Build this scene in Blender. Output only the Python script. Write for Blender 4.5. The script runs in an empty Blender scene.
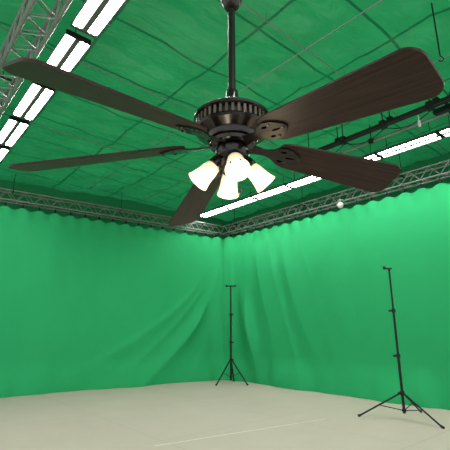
import bpy, bmesh, math, random
from mathutils import Vector, Matrix
random.seed(4)
C = bpy.context.scene.collection
R = math.radians
PI = math.pi
CAMH = 1.5
F = 395.0
PITCH = R(14.9)
cs, sn = math.cos(PITCH), math.sin(PITCH)
def ray(u, v):
    x = (u-225)/F; z = (225-v)/F
    return Vector((x, cs - z*sn, sn + z*cs))
def at_z(u, v, z):
    r = ray(u, v); t = (z-CAMH)/r.z
    return Vector((r.x*t, r.y*t, z))
def at_y(u, v, y):
    r = ray(u, v); t = y/r.y
    return Vector((r.x*t, y, CAMH+r.z*t))
# room frame
CORNER = Vector((0, 13.65, 0))
RZ = R(221)
RZL = R(214)      # the left wall stands a little off square
def W(a, b, z=0, rz=RZ):
    return CORNER + Vector((math.cos(rz), math.sin(rz), 0))*a + Vector((-math.sin(rz), math.cos(rz), 0))*b + Vector((0, 0, z))
CEIL = 5.6

# ---------------- materials
def mat(name, col, rough=.5, metal=0, emis=None, es=0, spec=.5):
    m = bpy.data.materials.new(name); m.use_nodes = True
    b = m.node_tree.nodes['Principled BSDF']
    b.inputs['Base Color'].default_value = (*col, 1); b.inputs['Roughness'].default_value = rough
    b.inputs['Metallic'].default_value = metal
    b.inputs['Specular IOR Level'].default_value = spec
    if emis: b.inputs['Emission Color'].default_value = (*emis, 1); b.inputs['Emission Strength'].default_value = es
    return m
def noise_mat(name, c1, c2, scale, rough, bump=0, bscale=None, vec_scale=(1,1,1), spec=.3, metal=0, dist=.02):
    m = mat(name, c1, rough, metal, spec=spec); nt = m.node_tree; N = nt.nodes; L = nt.links
    b = N['Principled BSDF']
    tc = N.new('ShaderNodeTexCoord'); mp = N.new('ShaderNodeMapping'); mp.inputs['Scale'].default_value = vec_scale
    L.new(tc.outputs['Object'], mp.inputs['Vector'])
    n = N.new('ShaderNodeTexNoise'); n.inputs['Scale'].default_value = scale; n.inputs['Detail'].default_value = 5
    L.new(mp.outputs[0], n.inputs['Vector'])
    r = N.new('ShaderNodeValToRGB'); r.color_ramp.elements[0].position = .3; r.color_ramp.elements[1].position = .7
    r.color_ramp.elements[0].color = (*c1, 1); r.color_ramp.elements[1].color = (*c2, 1)
    L.new(n.outputs['Fac'], r.inputs[0]); L.new(r.outputs[0], b.inputs['Base Color'])
    if bump:
        n2 = N.new('ShaderNodeTexNoise'); n2.inputs['Scale'].default_value = bscale or scale; n2.inputs['Detail'].default_value = 4
        L.new(mp.outputs[0], n2.inputs['Vector'])
        bp = N.new('ShaderNodeBump'); bp.inputs['Strength'].default_value = bump; bp.inputs['Distance'].default_value = dist
        L.new(n2.outputs['Fac'], bp.inputs['Height']); L.new(bp.outputs[0], b.inputs['Normal'])
    return m
GREEN1 = (.019, .315, .112); GREEN2 = (.021, .332, .120)
M_curt = noise_mat('green_cloth', GREEN1, GREEN2, .6, .8, .25, 2.2, (1, 1, .55), .15, dist=.05)
M_metal = noise_mat('truss_aluminium', (.17, .185, .17), (.25, .265, .25), 14, .42, metal=.55)
M_black = noise_mat('black_metal', (.005, .005, .005), (.009, .009, .009), 20, .5, spec=.25)
M_bronze = noise_mat('dark_bronze', (.004, .0033, .0028), (.009, .007, .006), 30, .22, spec=.45, metal=.25)
M_white = noise_mat('white_enamel', (.72, .73, .72), (.8, .8, .8), 8, .4)
M_grey = noise_mat('pale_plastic', (.42, .42, .40), (.5, .5, .48), 8, .5)
M_tray = noise_mat('grey_tray', (.07, .075, .07), (.10, .105, .10), 8, .5)
M_tube = mat('tube_glow', (.9, .9, .9), .4, emis=(1, .98, .94), es=44)
M_rubber = noise_mat('rubber', (.01, .01, .01), (.02, .02, .02), 30, .8)
M_wallg = noise_mat('green_wall', (.010, .19, .065), (.013, .22, .078), .8, .8)
M_tape = noise_mat('pale_tape', (.72, .66, .61), (.80, .74, .69), 9, .6)
M_rib = noise_mat('pale_bronze', (.07, .06, .045), (.12, .10, .075), 30, .3, metal=.6)  # paler than the dark bronze so the vent ribs stand out

def wood():
    m = mat('dark_walnut', (.04, .02, .015), .45, spec=.22); nt = m.node_tree; N = nt.nodes; L = nt.links; b = N['Principled BSDF']
    tc = N.new('ShaderNodeTexCoord'); mp = N.new('ShaderNodeMapping'); mp.inputs['Scale'].default_value = (2.0, 55, 5)
    L.new(tc.outputs['Object'], mp.inputs[0])
    n = N.new('ShaderNodeTexNoise'); n.inputs['Scale'].default_value = 2.6; n.inputs['Detail'].default_value = 8; n.inputs['Distortion'].default_value = .4
    L.new(mp.outputs[0], n.inputs['Vector'])
    r = N.new('ShaderNodeValToRGB'); r.color_ramp.elements[0].position = .32; r.color_ramp.elements[1].position = .70
    r.color_ramp.elements[0].color = (.0085, .0048, .0034, 1); r.color_ramp.elements[1].color = (.031, .0165, .0105, 1)
    L.new(n.outputs['Fac'], r.inputs[0]); L.new(r.outputs[0], b.inputs['Base Color'])
    bp = N.new('ShaderNodeBump'); bp.inputs['Strength'].default_value = .15; bp.inputs['Distance'].default_value = .002
    L.new(n.outputs['Fac'], bp.inputs['Height']); L.new(bp.outputs[0], b.inputs['Normal'])
    return m
M_wood = wood()

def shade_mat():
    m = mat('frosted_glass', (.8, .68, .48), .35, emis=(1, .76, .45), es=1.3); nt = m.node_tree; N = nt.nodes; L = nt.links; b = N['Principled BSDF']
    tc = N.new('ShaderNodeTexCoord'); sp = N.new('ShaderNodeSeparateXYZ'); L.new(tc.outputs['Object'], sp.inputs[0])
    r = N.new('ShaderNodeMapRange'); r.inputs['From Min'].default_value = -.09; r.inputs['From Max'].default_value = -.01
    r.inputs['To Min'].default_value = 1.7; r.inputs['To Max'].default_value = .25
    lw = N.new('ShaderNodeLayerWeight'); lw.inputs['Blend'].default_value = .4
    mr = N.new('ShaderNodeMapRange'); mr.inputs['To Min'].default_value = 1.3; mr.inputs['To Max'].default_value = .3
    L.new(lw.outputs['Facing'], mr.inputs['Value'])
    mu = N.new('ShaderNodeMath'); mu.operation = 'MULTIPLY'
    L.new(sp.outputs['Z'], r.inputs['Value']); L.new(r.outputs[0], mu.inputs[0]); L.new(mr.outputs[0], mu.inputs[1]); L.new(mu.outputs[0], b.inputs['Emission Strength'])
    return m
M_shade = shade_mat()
M_bulb = mat('bulb_glow', (1, .9, .7), .4, emis=(1, .86, .6), es=14)

def grid_fac(nt, coord, period, width, offset=0):
    N = nt.nodes; L = nt.links
    def mth(op, a, bv=None):
        n = N.new('ShaderNodeMath'); n.operation = op
        L.new(a, n.inputs[0])
        if bv is not None: n.inputs[1].default_value = bv
        return n.outputs[0]
    x = mth('ADD', coord, offset + 1000*period); x = mth('DIVIDE', x, period); x = mth('FRACT', x); x = mth('SUBTRACT', x, .5); x = mth('ABSOLUTE', x)
    return mth('LESS_THAN', x, width/period/2)
def ceiling_mat():
    m = mat('ceiling_fabric', (.006, .18, .07), .3, spec=.65); nt = m.node_tree; N = nt.nodes; L = nt.links; b = N['Principled BSDF']
    tc = N.new('ShaderNodeTexCoord'); sp = N.new('ShaderNodeSeparateXYZ'); L.new(tc.outputs['Object'], sp.inputs[0])
    n = N.new('ShaderNodeTexNoise'); n.inputs['Scale'].default_value = 1.2; n.inputs['Detail'].default_value = 5
    L.new(tc.outputs['Object'], n.inputs['Vector'])
    r = N.new('ShaderNodeValToRGB'); r.color_ramp.elements[0].position = .3; r.color_ramp.elements[1].position = .7
    r.color_ramp.elements[0].color = (.015, .225, .078, 1); r.color_ramp.elements[1].color = (.020, .29, .10, 1)
    L.new(n.outputs['Fac'], r.inputs[0])
    g1 = grid_fac(nt, sp.outputs['X'], 1.6, .045); g2 = grid_fac(nt, sp.outputs['Y'], 1.1, .04)
    mx = N.new('ShaderNodeMath'); mx.operation = 'MAXIMUM'; L.new(g1, mx.inputs[0]); L.new(g2, mx.inputs[1])
    mix = N.new('ShaderNodeMixRGB'); L.new(mx.outputs[0], mix.inputs[0]); L.new(r.outputs[0], mix.inputs[1]); mix.inputs[2].default_value = (.006, .11, .04, 1)
    L.new(mix.outputs[0], b.inputs['Base Color'])
    mp = N.new('ShaderNodeMapping'); mp.inputs['Rotation'].default_value = (0, 0, .9); mp.inputs['Scale'].default_value = (1.0, 2.2, 1)
    L.new(tc.outputs['Object'], mp.inputs[0])
    n2 = N.new('ShaderNodeTexNoise'); n2.inputs['Scale'].default_value = 1.6; n2.inputs['Detail'].default_value = 3; n2.inputs['Distortion'].default_value = .3
    L.new(mp.outputs[0], n2.inputs['Vector'])
    bp = N.new('ShaderNodeBump'); bp.inputs['Strength'].default_value = .8; bp.inputs['Distance'].default_value = .09
    L.new(n2.outputs['Fac'], bp.inputs['Height']); L.new(bp.outputs[0], b.inputs['Normal'])
    tr = N.new('ShaderNodeBsdfTranslucent'); L.new(mix.outputs[0], tr.inputs['Color'])
    ms = N.new('ShaderNodeMixShader'); ms.inputs[0].default_value = .25
    L.new(b.outputs[0], ms.inputs[1]); L.new(tr.outputs[0], ms.inputs[2]); L.new(ms.outputs[0], N['Material Output'].inputs[0])
    return m
def floor_mat():
    m = mat('studio_floor', (.5, .46, .4), .6, spec=.3); nt = m.node_tree; N = nt.nodes; L = nt.links; b = N['Principled BSDF']
    tc = N.new('ShaderNodeTexCoord'); sp = N.new('ShaderNodeSeparateXYZ'); L.new(tc.outputs['Object'], sp.inputs[0])
    n = N.new('ShaderNodeTexNoise'); n.inputs['Scale'].default_value = .9; n.inputs['Detail'].default_value = 8; n.inputs['Roughness'].default_value = .65
    L.new(tc.outputs['Object'], n.inputs['Vector'])
    r = N.new('ShaderNodeValToRGB'); r.color_ramp.elements[0].position = .3; r.color_ramp.elements[1].position = .75
    r.color_ramp.elements[0].color = (.53, .435, .385, 1); r.color_ramp.elements[1].color = (.575, .475, .425, 1)
    L.new(n.outputs['Fac'], r.inputs[0])
    g1 = grid_fac(nt, sp.outputs['X'], 2.4, .014, .4); g2 = grid_fac(nt, sp.outputs['Y'], 2.4, .014, .9)
    mx = N.new('ShaderNodeMath'); mx.operation = 'MAXIMUM'; L.new(g1, mx.inputs[0]); L.new(g2, mx.inputs[1])
    sc = N.new('ShaderNodeMath'); sc.operation = 'MULTIPLY'; sc.inputs[1].default_value = .45; L.new(mx.outputs[0], sc.inputs[0])
    mix = N.new('ShaderNodeMixRGB'); L.new(sc.outputs[0], mix.inputs[0]); L.new(r.outputs[0], mix.inputs[1]); mix.inputs[2].default_value = (.36, .30, .26, 1)
    L.new(mix.outputs[0], b.inputs['Base Color'])
    return m

# ---------------- mesh helpers
def frame(d):
    d = d.normalized(); up = Vector((0, 0, 1)) if abs(d.z) < .95 else Vector((1, 0, 0))
    x = d.cross(up).normalized(); return x, d.cross(x).normalized()
def tube(bm, pts, rad, n=8, cap=True):
    pts = [Vector(p) for p in pts]
    if not isinstance(rad, (list, tuple)): rad = [rad]*len(pts)
    rings = []
    for i, p in enumerate(pts):
        d = (pts[min(i+1, len(pts)-1)] - pts[max(i-1, 0)])
        x, y = frame(d)
        rings.append([bm.verts.new(p + (x*math.cos(2*PI*k/n) + y*math.sin(2*PI*k/n))*rad[i]) for k in range(n)])
    for a, b in zip(rings, rings[1:]):
        for k in range(n): bm.faces.new((a[k], a[(k+1) % n], b[(k+1) % n], b[k]))
    if cap: bm.faces.new(rings[0][::-1]); bm.faces.new(rings[-1])
def lathe(bm, prof, n=32, origin=(0, 0, 0), M=None):
    o = Vector(origin); rings = []
    for r, z in prof:
        ring = []
        for k in range(n):
            p = Vector((r*math.cos(2*PI*k/n), r*math.sin(2*PI*k/n), z))
            if M: p = M @ p
            ring.append(bm.verts.new(p+o))
        rings.append(ring)
    for a, b in zip(rings, rings[1:]):
        for k in range(n): bm.faces.new((a[k], a[(k+1) % n], b[(k+1) % n], b[k]))
    if prof[0][0] > 1e-6: bm.faces.new(rings[0][::-1])
    if prof[-1][0] > 1e-6: bm.faces.new(rings[-1])
def box(bm, c, s, M=None, bev=0):
    c = Vector(c)
    r = bmesh.ops.create_cube(bm, size=1)
    vs = r['verts']
    for v in vs:
        v.co = Vector((v.co.x*s[0], v.co.y*s[1], v.co.z*s[2]))
        if M: v.co = M @ v.co
        v.co += c
    if bev:
        es = list({e for v in vs for e in v.link_edges})
        bmesh.ops.bevel(bm, geom=es, offset=bev, segments=2, affect='EDGES')
def prism(bm, outline, holes, z0, z1):
    edges = []
    def loop(pts):
        vs = [bm.verts.new((x, y, z0)) for x, y in pts]
        for i in range(len(vs)): edges.append(bm.edges.new((vs[i], vs[(i+1) % len(vs)])))
    loop(outline)
    for h in holes: loop(h)
    r = bmesh.ops.triangle_fill(bm, edges=edges, use_beauty=True)
    fs = [g for g in r['geom'] if isinstance(g, bmesh.types.BMFace)]
    r = bmesh.ops.extrude_face_region(bm, geom=fs)
    for v in [g for g in r['geom'] if isinstance(g, bmesh.types.BMVert)]: v.co.z += z1-z0
def obj(name, bm, m, parent=None, loc=(0, 0, 0), rotz=0, mtx=None, ang=35):
    bmesh.ops.recalc_face_normals(bm, faces=bm.faces)
    me = bpy.data.meshes.new(name); bm.to_mesh(me); bm.free()
    me.materials.append(m)
    me.shade_smooth(); me.set_sharp_from_angle(angle=R(ang))
    o = bpy.data.objects.new(name, me); C.objects.link(o)
    if parent: o.parent = parent
    if mtx is not None: o.matrix_local = mtx
    else: o.location = loc; o.rotation_euler = (0, 0, rotz)
    return o
def tag(o, label, cat, group=None):
    o['label'] = label; o['category'] = cat
    if group: o['group'] = group
    return o
def thing(name, label, cat, loc=(0, 0, 0), rotz=0, group=None):
    o = bpy.data.objects.new(name, None); C.objects.link(o); o.location = loc; o.rotation_euler = (0, 0, rotz); o.empty_display_size = .1
    return tag(o, label, cat, group)
def dup(root, loc, rotz, label, group=None):
    r = root.copy(); C.objects.link(r); r.location = loc; r.rotation_euler = (0, 0, rotz); r['label'] = label
    if group: r['group'] = group
    for ch in list(root.children):
        c = ch.copy(); C.objects.link(c); c.parent = r
        for g in list(ch.children):
            d = g.copy(); C.objects.link(d); d.parent = c
    return r
def B(): return bmesh.new()

# ---------------- setting
def gridmesh(na, nb, f):
    bm = B(); vs = [[bm.verts.new(f(i/na, j/nb)) for j in range(nb+1)] for i in range(na+1)]
    for i in range(na):
        for j in range(nb): bm.faces.new((vs[i][j], vs[i+1][j], vs[i+1][j+1], vs[i][j+1]))
    return bm
bm = B(); box(bm, (6.5, 5.3, -.05), (14.2, 16.6, .1))
fl = obj('floor', bm, floor_mat(), None, CORNER, RZ); fl['kind'] = 'structure'
from mathutils import noise as mn
def cf(s, t):
    a = -.6+14.2*s; b = -3+16.6*t
    z = .06*mn.noise(Vector((a*.9, b*.5, 0))) + .04*mn.noise(Vector((a*2.1+b*1.3, b*.7-a*.3, 4)))
    z -= .06*abs(math.sin(PI*b/1.1))**.5 + .03*abs(math.sin(PI*a/1.6))**.5
    return Vector((a, b, z))
ce = obj('ceiling', gridmesh(160, 190, cf), ceiling_mat(), None, CORNER+Vector((0, 0, CEIL)), RZ, ang=180); ce['kind'] = 'structure'
bm = B(); box(bm, (6.5, -.65, 2.8), (14.2, .1, 5.6)); w = obj('wall_left', bm, M_wallg, None, CORNER, RZL); w['kind'] = 'structure'
bm = B(); box(bm, (-.65, 6.3, 2.8), (.1, 14.6, 5.6)); w = obj('wall_right', bm, M_wallg, None, CORNER, RZ); w['kind'] = 'structure'

# ---------------- curtains: height 0..CT
CT = 4.58
def sstep(x, a, b):
    x = min(1, max(0, (x-a)/(b-a))); return x*x*(3-2*x)
def ridge(x, e=1.0):
    return (1-abs(math.sin(x)))**e
def soft(x): return .5+.5*math.cos(2*x)
def curtain(side):
    Lc = 12.6
    def f(s, t):
        d = .26 + Lc*(s**1.35); z = CT*t; h = CT-z
        w = .04*mn.noise(Vector((d*.55, z*.25, 7+side*9)))
        irr = .7+1.0*mn.noise(Vector((d*.8, h*.5, 21+side)))
        if side == 0:
            g = (h/4)**2.0*3.6+.55
            phi = d/g
            env = (1-sstep(phi, .6, 1.3)) * sstep(h, .5, 2.8)
            w += .12*ridge(phi*6.0+.7*mn.noise(Vector((phi*2, h*.3, 2))))*env*irr
            w += .05*ridge(phi*12+1.0*mn.noise(Vector((phi*3, h*.4, 5))))*env*irr
            w += .02*math.sin(d*2.4+.8*mn.noise(Vector((d*.4, z*.4, 8))))*sstep(d, 1.0, 3.0)
        else:
            g = (h/4)**1.5*1.2+3.0
            phi = d/g
            env = (1-sstep(d, 2.0, 4.6)) * sstep(h, .05, 1.4)
            w += .08*soft(phi*10+.9*mn.noise(Vector((phi*3, h*.4, 2))))*env*irr
            w += .055*ridge(phi*17+.9*mn.noise(Vector((phi*5, h*.5, 12))))*env*irr
            w += .03*soft(d*2.1+.9*mn.noise(Vector((d*.5, z*.35, 8))))*sstep(h, 0, .6)*sstep(d, 2.5, 4.5)*irr
        w += .014*mn.noise(Vector((d*2.4, z*1.1, 31+side)))
        hem = 1-sstep(z, 0, .8)
        w += hem*(.12 + .06*math.sin(d*2.3+side) + .06*mn.noise(Vector((d*2.1, 0, 5))) + .03*math.sin(d*8+2*mn.noise(Vector((d, 0, 3)))))
        topf = 1-sstep(h, 0, .45)
        w = w*(1-.8*topf) + .018*topf*math.cos(2*PI*d/.4)
        w += .16 + .14*(1-sstep(d, .26, .9))
        if z < .02: z = .004
        sag = .035*topf*(1-math.cos(2*PI*(d-.5)/.4))
        zz = z - sag
        return Vector((d, w, zz)) if side == 0 else Vector((w, d, zz))
    return gridmesh(380, 90, f)
tag(obj('green_screen_curtain', curtain(0), M_curt, None, CORNER, RZL, ang=180), 'smooth green screen cloth covering the long wall left of the corner', 'curtain')
tag(obj('green_screen_curtain', curtain(1), M_curt, None, CORNER, RZ, ang=180), 'green screen cloth with hanging folds on the wall right of the corner', 'curtain')

# clips
def make_clip():
    bm = B(); box(bm, (0, 0, .025), (.05, .05, .06), bev=.006); tube(bm, [(0, 0, .05), (0, 0, .085)], .012, 6)
    tube(bm, [(-.035, 0, -.0), (0, 0, .02), (.035, 0, -.0)], .010, 6)
    return bm
c0 = obj('curtain_clip', make_clip(), M_black)
tag(c0, 'small black clip holding the top of the left green cloth to the truss', 'clip', 'clips along the left green cloth')
first = True
for side in (0, 1):
    for k in range(26):
        d = .5+.4*k
        o = c0 if first else c0.copy()
        if not first: C.objects.link(o)
        first = False
        o.location = W(d, .17, CT+.015, RZL) if side == 0 else W(.17, d, CT+.015)
        o.rotation_euler = (0, 0, RZL if side == 0 else RZ + PI/2)
        if side: o['label'] = 'small black clip holding the top of the right green cloth to the truss'; o['group'] = 'clips along the right green cloth'

# ---------------- trusses (local x along the length)
def truss(name, label, length, w, h, loc, rotz, hang=True, ch=.025, step=.42, m=M_metal, br=.010):
    t = thing(name, label, 'truss', loc, rotz)
    for y in (-w/2, w/2):
        for z in (0, h):
            bm = B(); tube(bm, [(0, y, z), (length, y, z)], ch, 8); obj('chord', bm, m, t)
    n = int(length/step); st = length/n
    bm = B()
    for i in range(n):
        x0 = i*st; x1 = x0+st; xm = x0+st/2
        for y in (-w/2, w/2):
            tube(bm, [(x0, y, 0), (xm, y, h)], br, 5); tube(bm, [(xm, y, h), (x1, y, 0)], br, 5)
        for z in (0, h):
            tube(bm, [(x0, -w/2, z), (xm, w/2, z)], br*.9, 5); tube(bm, [(xm, w/2, z), (x1, -w/2, z)], br*.9, 5)
    obj('lattice', bm, m, t)
    top = (CEIL - loc[2])
    k = 0.6
    while k < length:
        bm = B(); tube(bm, [(k, 0, h), (k, 0, top-.03)], .007, 6); tube(bm, [(k, -w/2-.03, h), (k, w/2+.03, h)], .018, 6)
        obj('hanger', bm, M_black, t); k += 2.9
    return t
TB = CT+.14
truss('lighting_truss', 'silver box truss above the left green cloth', 12.2, .26, .26, W(.38, .17, TB, RZL), RZL, ch=.018, br=.008)
truss('lighting_truss', 'silver box truss above the right green cloth', 12.4, .26, .26, W(.17, .1, TB), RZ+PI/2, ch=.018, br=.008)
truss('lighting_truss', 'silver box truss overhead at the top left, beside the fluorescent row', 12.0, .30, .3, W(8.06, .5, 5.0), RZ+PI/2, step=.36, ch=.026, br=.011)

# dark pipes at upper right
def pipe(label, a, z, b0, rad, xs, cable, m=None):
    t = thing('rigging_pipe', label, 'pipe', W(a, b0, z), RZ+PI/2)
    bm = B(); tube(bm, [(0, 0, 0), (6, 0, 0)], rad, 10); obj('pipe', bm, m or M_black, t)
    for x in xs:
        bm = B(); box(bm, (x, 0, .02), (.10, rad*3, rad*3.6), bev=.008); tube(bm, [(x, 0, .05), (x, 0, CEIL-z-.03)], .009, 6); obj('clamp', bm, M_black, t)
    if cable:
        for i in range(4):
            x0 = xs[i]; w_ = xs[i+1]-xs[i]
            bm = B(); tube(bm, [(x0+w_*q/8, .06, -.02-.13*math.sin(PI*q/8)) for q in range(9)], .009, 5)
            obj('power_cable', bm, M_black, t)
    return t
pipe('thick black rigging pipe with looping cable, lower of the two at upper right', 2.75, 4.97, 5.5, .04, (.3, 1.1, 1.9, 2.7, 3.5, 4.3), True)
pipe('thinner dark pipe with brackets, upper of the two at upper right', 2.45, 5.18, 5.7, .030, (.6, 1.7, 2.5, 3.9), False)
pipe('slim grey metal rail between the dark pipes and the right light row', 2.05, 5.12, 4.8, .026, (.5, 2.0, 3.5, 5.0), False, M_metal)
t = thing('track_lamp', 'black box lamp hanging below the upper dark pipe, near the right edge', 'lamp', W(2.45, 8.35, 5.02), RZ+PI/2)
bm = B(); box(bm, (0, 0, -.02), (.42, .12, .09), bev=.015); obj('body', bm, M_black, t)
bm = B(); box(bm, (0, 0, .07), (.05, .03, .10), bev=.006); obj('bracket', bm, M_black, t)
# rod
p = at_z(431, 0, CEIL)
t = thing('drop_rod', 'thin dark rod with a hook end hanging straight down at the far top right', 'rod', (p.x, p.y, 4.72))
bm = B(); tube(bm, [(0, 0, .04), (0, 0, .87)], .009, 8); obj('rod', bm, M_black, t)
bm = B(); tube(bm, [(.035*math.sin(a), 0, .035*math.cos(a)) for a in [R(30*i) for i in range(9)]], .007, 6); obj('hook', bm, M_black, t)

# ceiling support wires
wl = ['thin pale support wire under the ceiling, nearest the far corner', 'thin pale support wire crossing mid ceiling', 'thin pale support wire crossing the ceiling nearest the fan', 'long thin support wire running along the ceiling middle, between the two light rows', 'long thin support wire running along the ceiling just beside the dark pipes']
for i, (a0, b0, a1, b1) in enumerate([(-.3, 2.6, 12, 2.6), (-.3, 5.0, 12, 5.0), (-.3, 7.4, 12, 7.4), (4.9, -.4, 4.9, 12), (3.2, -.4, 3.2, 12)]):
    p0 = W(a0, b0, 5.41); p1 = W(a1, b1, 5.41)
    d = p1-p0; L_ = d.length
    bm = B(); tube(bm, [(0, 0, 0), (L_, 0, 0)], .009, 5)
    t = thing('ceiling_wire', wl[i], 'wire', p0, math.atan2(d.y, d.x))
    obj('wire', bm, M_metal, t)
    for q in range(7):
        bm = B(); tube(bm, [(L_*(.04+.15*q), 0, 0), (L_*(.04+.15*q), 0, .14)], .005, 5)
        obj('hook', bm, M_metal, t)

# ---------------- fluorescent fixtures
def make_fix():
    t = thing('fluorescent_light', 'x', 'light')
    bm = B()
    sec = [(-.175, -.035), (-.155, .035), (.155, .035), (.175, -.035), (.162, -.035), (.145, .025), (.04, .025), (.034, -.04), (-.034, -.04), (-.04, .025), (-.145, .025), (-.162, -.035)]
    rings = [[bm.verts.new((x, y, z)) for y, z in sec] for x in (-.62, .62)]
    n = len(sec)
    for k in range(n): bm.faces.new((rings[0][k], rings[0][(k+1) % n], rings[1][(k+1) % n], rings[1][k]))
    bm.faces.new(rings[0]); bm.faces.new(rings[1][::-1])
    obj('reflector', bm, M_tray, t)
    for y in (-.124, -.066, .066, .124):
        bm = B(); tube(bm, [(-.595, y, -.010), (.595, y, -.010)], .020, 12); obj('light_tube', bm, M_tube, t)
    for x in (-.61, .61):
        bm = B(); box(bm, (x, 0, -.005), (.04, .33, .07), bev=.008); obj('end_cap', bm, M_black, t)
    for x in (-.45, .45):
        bm = B(); tube(bm, [(x, 0, .02), (x, 0, CEIL-5.2-.02)], .006, 6); obj('hanger', bm, M_black, t)
    return t
f0 = make_fix()
words = ['first', 'second', 'third', 'fourth', 'fifth', 'sixth', 'seventh', 'eighth', 'ninth']
for k in range(8):
    b = .95+1.4*k; lab = 'four-tube fluorescent light, %s from the far wall in the left overhead row' % words[k]
    if k == 0: f0.location = W(7.54, b, 5.2); f0.rotation_euler = (0, 0, RZ+PI/2); f0['label'] = lab; f0['group'] = 'fluorescent lights in the left overhead row'
    else: dup(f0, W(7.54, b, 5.2), RZ+PI/2, lab)
for k in range(9):
    b = .8+1.27*k
    dup(f0, W(1.2, b, 5.2), RZ+PI/2, 'four-tube fluorescent light, %s from the corner in the row along the right wall' % words[k], 'fluorescent lights along the right wall')

# ---------------- small hanging devices
t = thing('hanging_sensor', 'small white device hanging under the right truss, above the green cloth', 'sensor', W(.46, 5.0, 4.58), RZ)
bm = B(); lathe(bm, [(.0, -.09), (.045, -.08), (.075, -.04), (.075, .03), (.045, .055), (.0, .06)], 20); obj('housing', bm, M_grey, t)
bm = B(); tube(bm, [(0, 0, .05), (0, 0, .14), (-.14, 0, .16)], .014, 8); obj('bracket', bm, M_grey, t)
t = thing('hanging_sensor', 'small white device hanging from the black pipe at the upper right', 'sensor', W(2.75, 8.0, 4.76), RZ)
bm = B(); lathe(bm, [(.0, -.06), (.02, -.055), (.028, 0), (.022, .05), (0, .055)], 16); obj('housing', bm, M_grey, t)
bm = B(); tube(bm, [(0, 0, .05), (0, 0, .15)], .008, 8); obj('bracket', bm, M_grey, t)

# floor tape
p0 = at_z(155, 446, 0); p1 = at_z(325, 419, 0); d = p1-p0
bm = B(); box(bm, (d.length/2, 0, .002), (d.length, .022, .002)); tag(obj('floor_tape', bm, M_tape, None, p0, math.atan2(d.y, d.x)), 'thin pale line of tape across the near part of the floor', 'tape')

# ---------------- stands
def leg_set(t, n_az, hub_z, foot_r, brace_z, brace_r, lr=.012):
    for az in n_az:
        c, s = math.cos(az), math.sin(az)
        bm = B(); tube(bm, [(.03*c, .03*s, hub_z), (foot_r*c, foot_r*s, .018)], lr, 8); lg = obj('leg', bm, M_black, t)
        bm = B(); tube(bm, [(foot_r*.965*c, foot_r*.965*s, hub_z*.035+.017), (foot_r*1.03*c, foot_r*1.03*s, .014)], lr+.006, 8); obj('rubber_foot', bm, M_rubber, lg)
        f = brace_r/foot_r
        bm = B(); tube(bm, [(.025*c, .025*s, brace_z), (brace_r*c, brace_r*s, hub_z*(1-f)+.018*f)], .008, 6); obj('brace', bm, M_black, t)
def knob(t, z, az, r=.02):
    bm = B(); c, s = math.cos(az), math.sin(az)
    tube(bm, [(0, 0, z), (.055*c, .055*s, z)], .007, 6); tube(bm, [(.05*c, .05*s, z), (.085*c, .085*s, z)], r, 8); obj('knob', bm, M_black, t)
def collar(t, z, r, h=.07):
    bm = B(); lathe(bm, [(r*.7, z-h/2), (r, z-h/2+.008), (r, z+h/2-.008), (r*.7, z+h/2)], 16); obj('collar', bm, M_black, t)
# tall stand on the right
base = at_z(405, 419, 0)
t = thing('light_stand', 'tall black tripod light stand with spread legs, nearest, at the right', 'stand', base)
H = at_y(389, 268, base.y).z
tops = [0.25, 1.05, 1.85, H-.02]; rr = [.024, .021, .017]
for i in range(3):
    bm = B(); tube(bm, [(0, 0, tops[i]-(.1 if i else .16)), (0, 0, tops[i+1])], rr[i], 10); obj('pole_section', bm, M_black, t)
for z in tops[1:3]: collar(t, z, .036); knob(t, z, R(180))
collar(t, .42, .04, .08); collar(t, .14, .038, .05); knob(t, .42, R(200))
leg_set(t, [R(166), R(-68), R(45)], .42, .76, .14, .40, .015)
bm = B(); lathe(bm, [(.012, H-.06), (.024, H-.05), (.024, H-.01), (.012, H)], 12); tube(bm, [(-.10, 0, H-.01), (.05, 0, H-.01)], .016, 8); tube(bm, [(-.09, 0, H-.03), (-.09, 0, H+.03)], .025, 8); obj('head_clamp', bm, M_black, t)
# back stand
base = at_z(231, 384, 0)
t = thing('light_stand', 'black tripod light stand with short crossbar, standing in the far corner', 'stand', base)
H = at_y(231, 286, base.y).z
tops = [.3, 1.15, 1.95, H]
for i in range(3):
    bm = B(); tube(bm, [(0, 0, tops[i]-(.1 if i else .2)), (0, 0, tops[i+1])], [.032, .028, .022][i], 10); obj('pole_section', bm, M_black, t)
for z in tops[1:3]: collar(t, z, .045); knob(t, z, R(0))
collar(t, .66, .05, .09); collar(t, .2, .045, .06); knob(t, .66, R(20))
leg_set(t, [R(222), R(-35), R(80)], .66, .56, .2, .3, .02)
bm = B(); tube(bm, [(-.14, 0, H), (.14, 0, H)], .022, 8)
for x in (-.14, .14): tube(bm, [(x, 0, H-.03), (x, 0, H+.03)], .026, 8)
obj('crossbar', bm, M_black, t)

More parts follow.
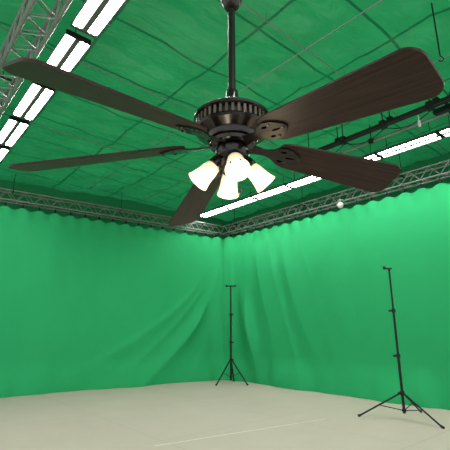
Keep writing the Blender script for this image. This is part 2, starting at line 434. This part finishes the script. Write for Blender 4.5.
# ---------------- ceiling fan
YC = 1.155
hub = Vector((.023, YC, CAMH))
fan = thing('ceiling_fan', 'large dark bronze ceiling fan with five brown wooden blades and glowing glass shades', 'ceiling fan', hub)
def fl_(name, prof, m=M_bronze, n=40):
    bm = B(); lathe(bm, prof, n); return obj(name, bm, m, fan)
fl_('downrod', [(.0125, .69), (.0125, CEIL-CAMH-.1)], n=16)
fl_('rod_coupling', [(.013, 1.095), (.022, 1.10), (.036, 1.125), (.040, 1.16), (.040, 1.22), (.022, 1.245), (.013, 1.25)], n=28)
fl_('canopy', [(.015, CEIL-CAMH-.20), (.05, CEIL-CAMH-.18), (.075, CEIL-CAMH-.1), (.08, CEIL-CAMH-.03), (0, CEIL-CAMH-.03)])
fl_('rod_collar', [(.013, .77), (.02, .765), (.022, .74), (.034, .725), (.034, .705), (.02, .70)])
mh = fl_('motor_housing', [(0, .692), (.04, .690), (.080, .684), (.104, .675), (.118, .670), (.124, .664), (.124, .657), (.118, .652), (.108, .650), (.108, .628), (.118, .626), (.122, .620), (.118, .613), (.100, .607), (.084, .600), (.084, .592), (.080, .582), (.06, .578), (0, .578)], n=56)
bm = B()
for k in range(40):
    az = 2*PI*k/40; M = Matrix.Rotation(az, 3, 'Z')
    box(bm, M @ Vector((.113, 0, .639)), (.010, .008, .026), M)
obj('vent_rib', bm, M_rib, mh)
fl_('flywheel', [(0, .582), (.068, .582), (.073, .578), (.073, .566), (.066, .562), (0, .562)])
fl_('switch_housing', [(0, .563), (.044, .562), (.052, .556), (.054, .540), (.050, .528), (.040, .518), (.046, .51), (.046, .50), (.034, .49), (.018, .484), (.010, .47), (0, .467)])
tips = [(11, 63, .5), (16, 169, .5), (182, 224, .478), (392, 181, .5), (435, 68, .5)]
ROOTZ = .578
def ell(cx, cy, rx, ry, n=12): return [(cx+rx*math.cos(2*PI*k/n), cy+ry*math.sin(2*PI*k/n)) for k in range(n)]
for bi, (u, v, zt) in enumerate(tips):
    p = at_z(u, v, CAMH+zt); d = p-hub; hor = math.hypot(d.x, d.y); az = math.atan2(d.y, d.x)
    droop = math.atan2(ROOTZ-zt, hor); Lb = math.hypot(hor, ROOTZ-zt)
    Mx = Matrix.Translation((0, 0, ROOTZ)) @ Matrix.Rotation(az, 4, 'Z') @ Matrix.Rotation(droop, 4, 'Y') @ Matrix.Rotation(-R(17), 4, 'X')
    r0 = .150; w0 = .055; w1 = .074; rc = .038
    out = [(r0, -w0*.5), (r0+.010, -w0*.8), (r0+.04, -w0)]
    nn = 10
    for i in range(1, nn): f = i/nn; out.append((r0+.04+(Lb-rc-r0-.04)*f, -(w0+(w1-w0)*f)))
    for i in range(7): a = -PI/2+PI/2*i/6; out.append((Lb-rc+rc*math.cos(a), -w1+rc+rc*math.sin(a)))
    top = [(x, -y) for x, y in out[::-1]]
    bm = B(); prism(bm, out+top, [], -.003, .004)
    bl = obj('blade', bm, M_wood, fan, mtx=Mx, ang=50)
    io = [(.055, -.022), (.085, -.015), (.115, -.014), (.135, -.020), (.150, -.032), (.172, -.038), (.198, -.033), (.216, -.022), (.230, -.011), (.235, 0)]
    io = io + [(x, -y) for x, y in io[-2::-1]]
    holes = [ell(.168, -.021, .010, .005), ell(.168, .021, .010, .005), ell(.196, 0, .016, .0045)]
    bm = B(); prism(bm, io, holes, -.009, -.0035)
    for x, y in ((.188, -.026), (.188, .026), (.223, 0)): lathe(bm, [(0, -.0125), (.004, -.012), (.006, -.0090)], 10, (x, y, 0))
    obj('blade_bracket', bm, M_bronze, bl)
# light kit
for az in (R(187), R(277), R(7), R(97)):
    c, s = math.cos(az), math.sin(az)
    pts = []
    for i in range(9):
        a = i/8; r = .03+.034*math.sin(a*PI/2); z = .512+.014*math.sin(a*PI)-.008*a
        pts.append((r*c, r*s, z))
    bm = B(); tube(bm, pts, .009, 8); arm = obj('light_arm', bm, M_bronze, fan)
    tilt = R(42)
    M = Matrix.Translation(Vector((.048*c, .048*s, .509))) @ Matrix.Rotation(az, 4, 'Z') @ Matrix.Rotation(-tilt, 4, 'Y')
    bm = B(); lathe(bm, [(0, .020), (.014, .019), (.022, .008), (.024, -.014), (.021, -.019), (0, -.019)], 20); obj('socket_cup', bm, M_bronze, fan, mtx=M)
    k = .88; kr = .86
    bm = B(); prof = [(.019, -.012), (.027, -.022), (.031, -.04), (.033, -.062), (.037, -.084), (.043, -.103), (.041, -.103), (.035, -.083), (.031, -.062), (.029, -.04), (.025, -.022), (.017, -.012)]
    lathe(bm, [(r*kr, z*k) for r, z in prof], 28)
    sh = obj('glass_shade', bm, M_shade, fan, mtx=M)
    bm = B(); lathe(bm, [(r*k, z*k) for r, z in [(0, -.018), (.009, -.022), (.012, -.04), (.017, -.058), (.014, -.072), (0, -.079)]], 16); obj('bulb', bm, M_bulb, sh)
bm = B(); tube(bm, [(.02, -.03, .51), (.022, -.034, .41)], .0012, 5); lathe(bm, [(0, .392), (.004, .396), (.005, .406), (0, .412)], 10, (.022, -.034, 0)); obj('pull_chain', bm, M_bronze, fan)

# ---------------- lights
def light(name, kind, loc, energy, col=(1, 1, 1), **kw):
    l = bpy.data.lights.new(name, kind); l.energy = energy; l.color = col
    for k, v in kw.items(): setattr(l, k, v)
    o = bpy.data.objects.new(name, l); C.objects.link(o); o.location = loc; return o
light('fan_lamp', 'POINT', hub+Vector((0, -.02, .36)), 2.0, (1, .8, .55), shadow_soft_size=.05)
w = bpy.data.worlds.new('World'); bpy.context.scene.world = w; w.use_nodes = True
w.node_tree.nodes['Background'].inputs[0].default_value = (1, .98, .96, 1); w.node_tree.nodes['Background'].inputs[1].default_value = 1.75

cam = bpy.data.cameras.new('camera'); co = bpy.data.objects.new('camera', cam); C.objects.link(co)
cam.sensor_fit = 'HORIZONTAL'; cam.sensor_width = 36; cam.lens = 36*F/450
co.location = (0, 0, CAMH); co.rotation_euler = (PI/2+PITCH, 0, 0); cam.clip_start = .02
bpy.context.scene.camera = co
bpy.context.scene.view_settings.view_transform = 'Standard'
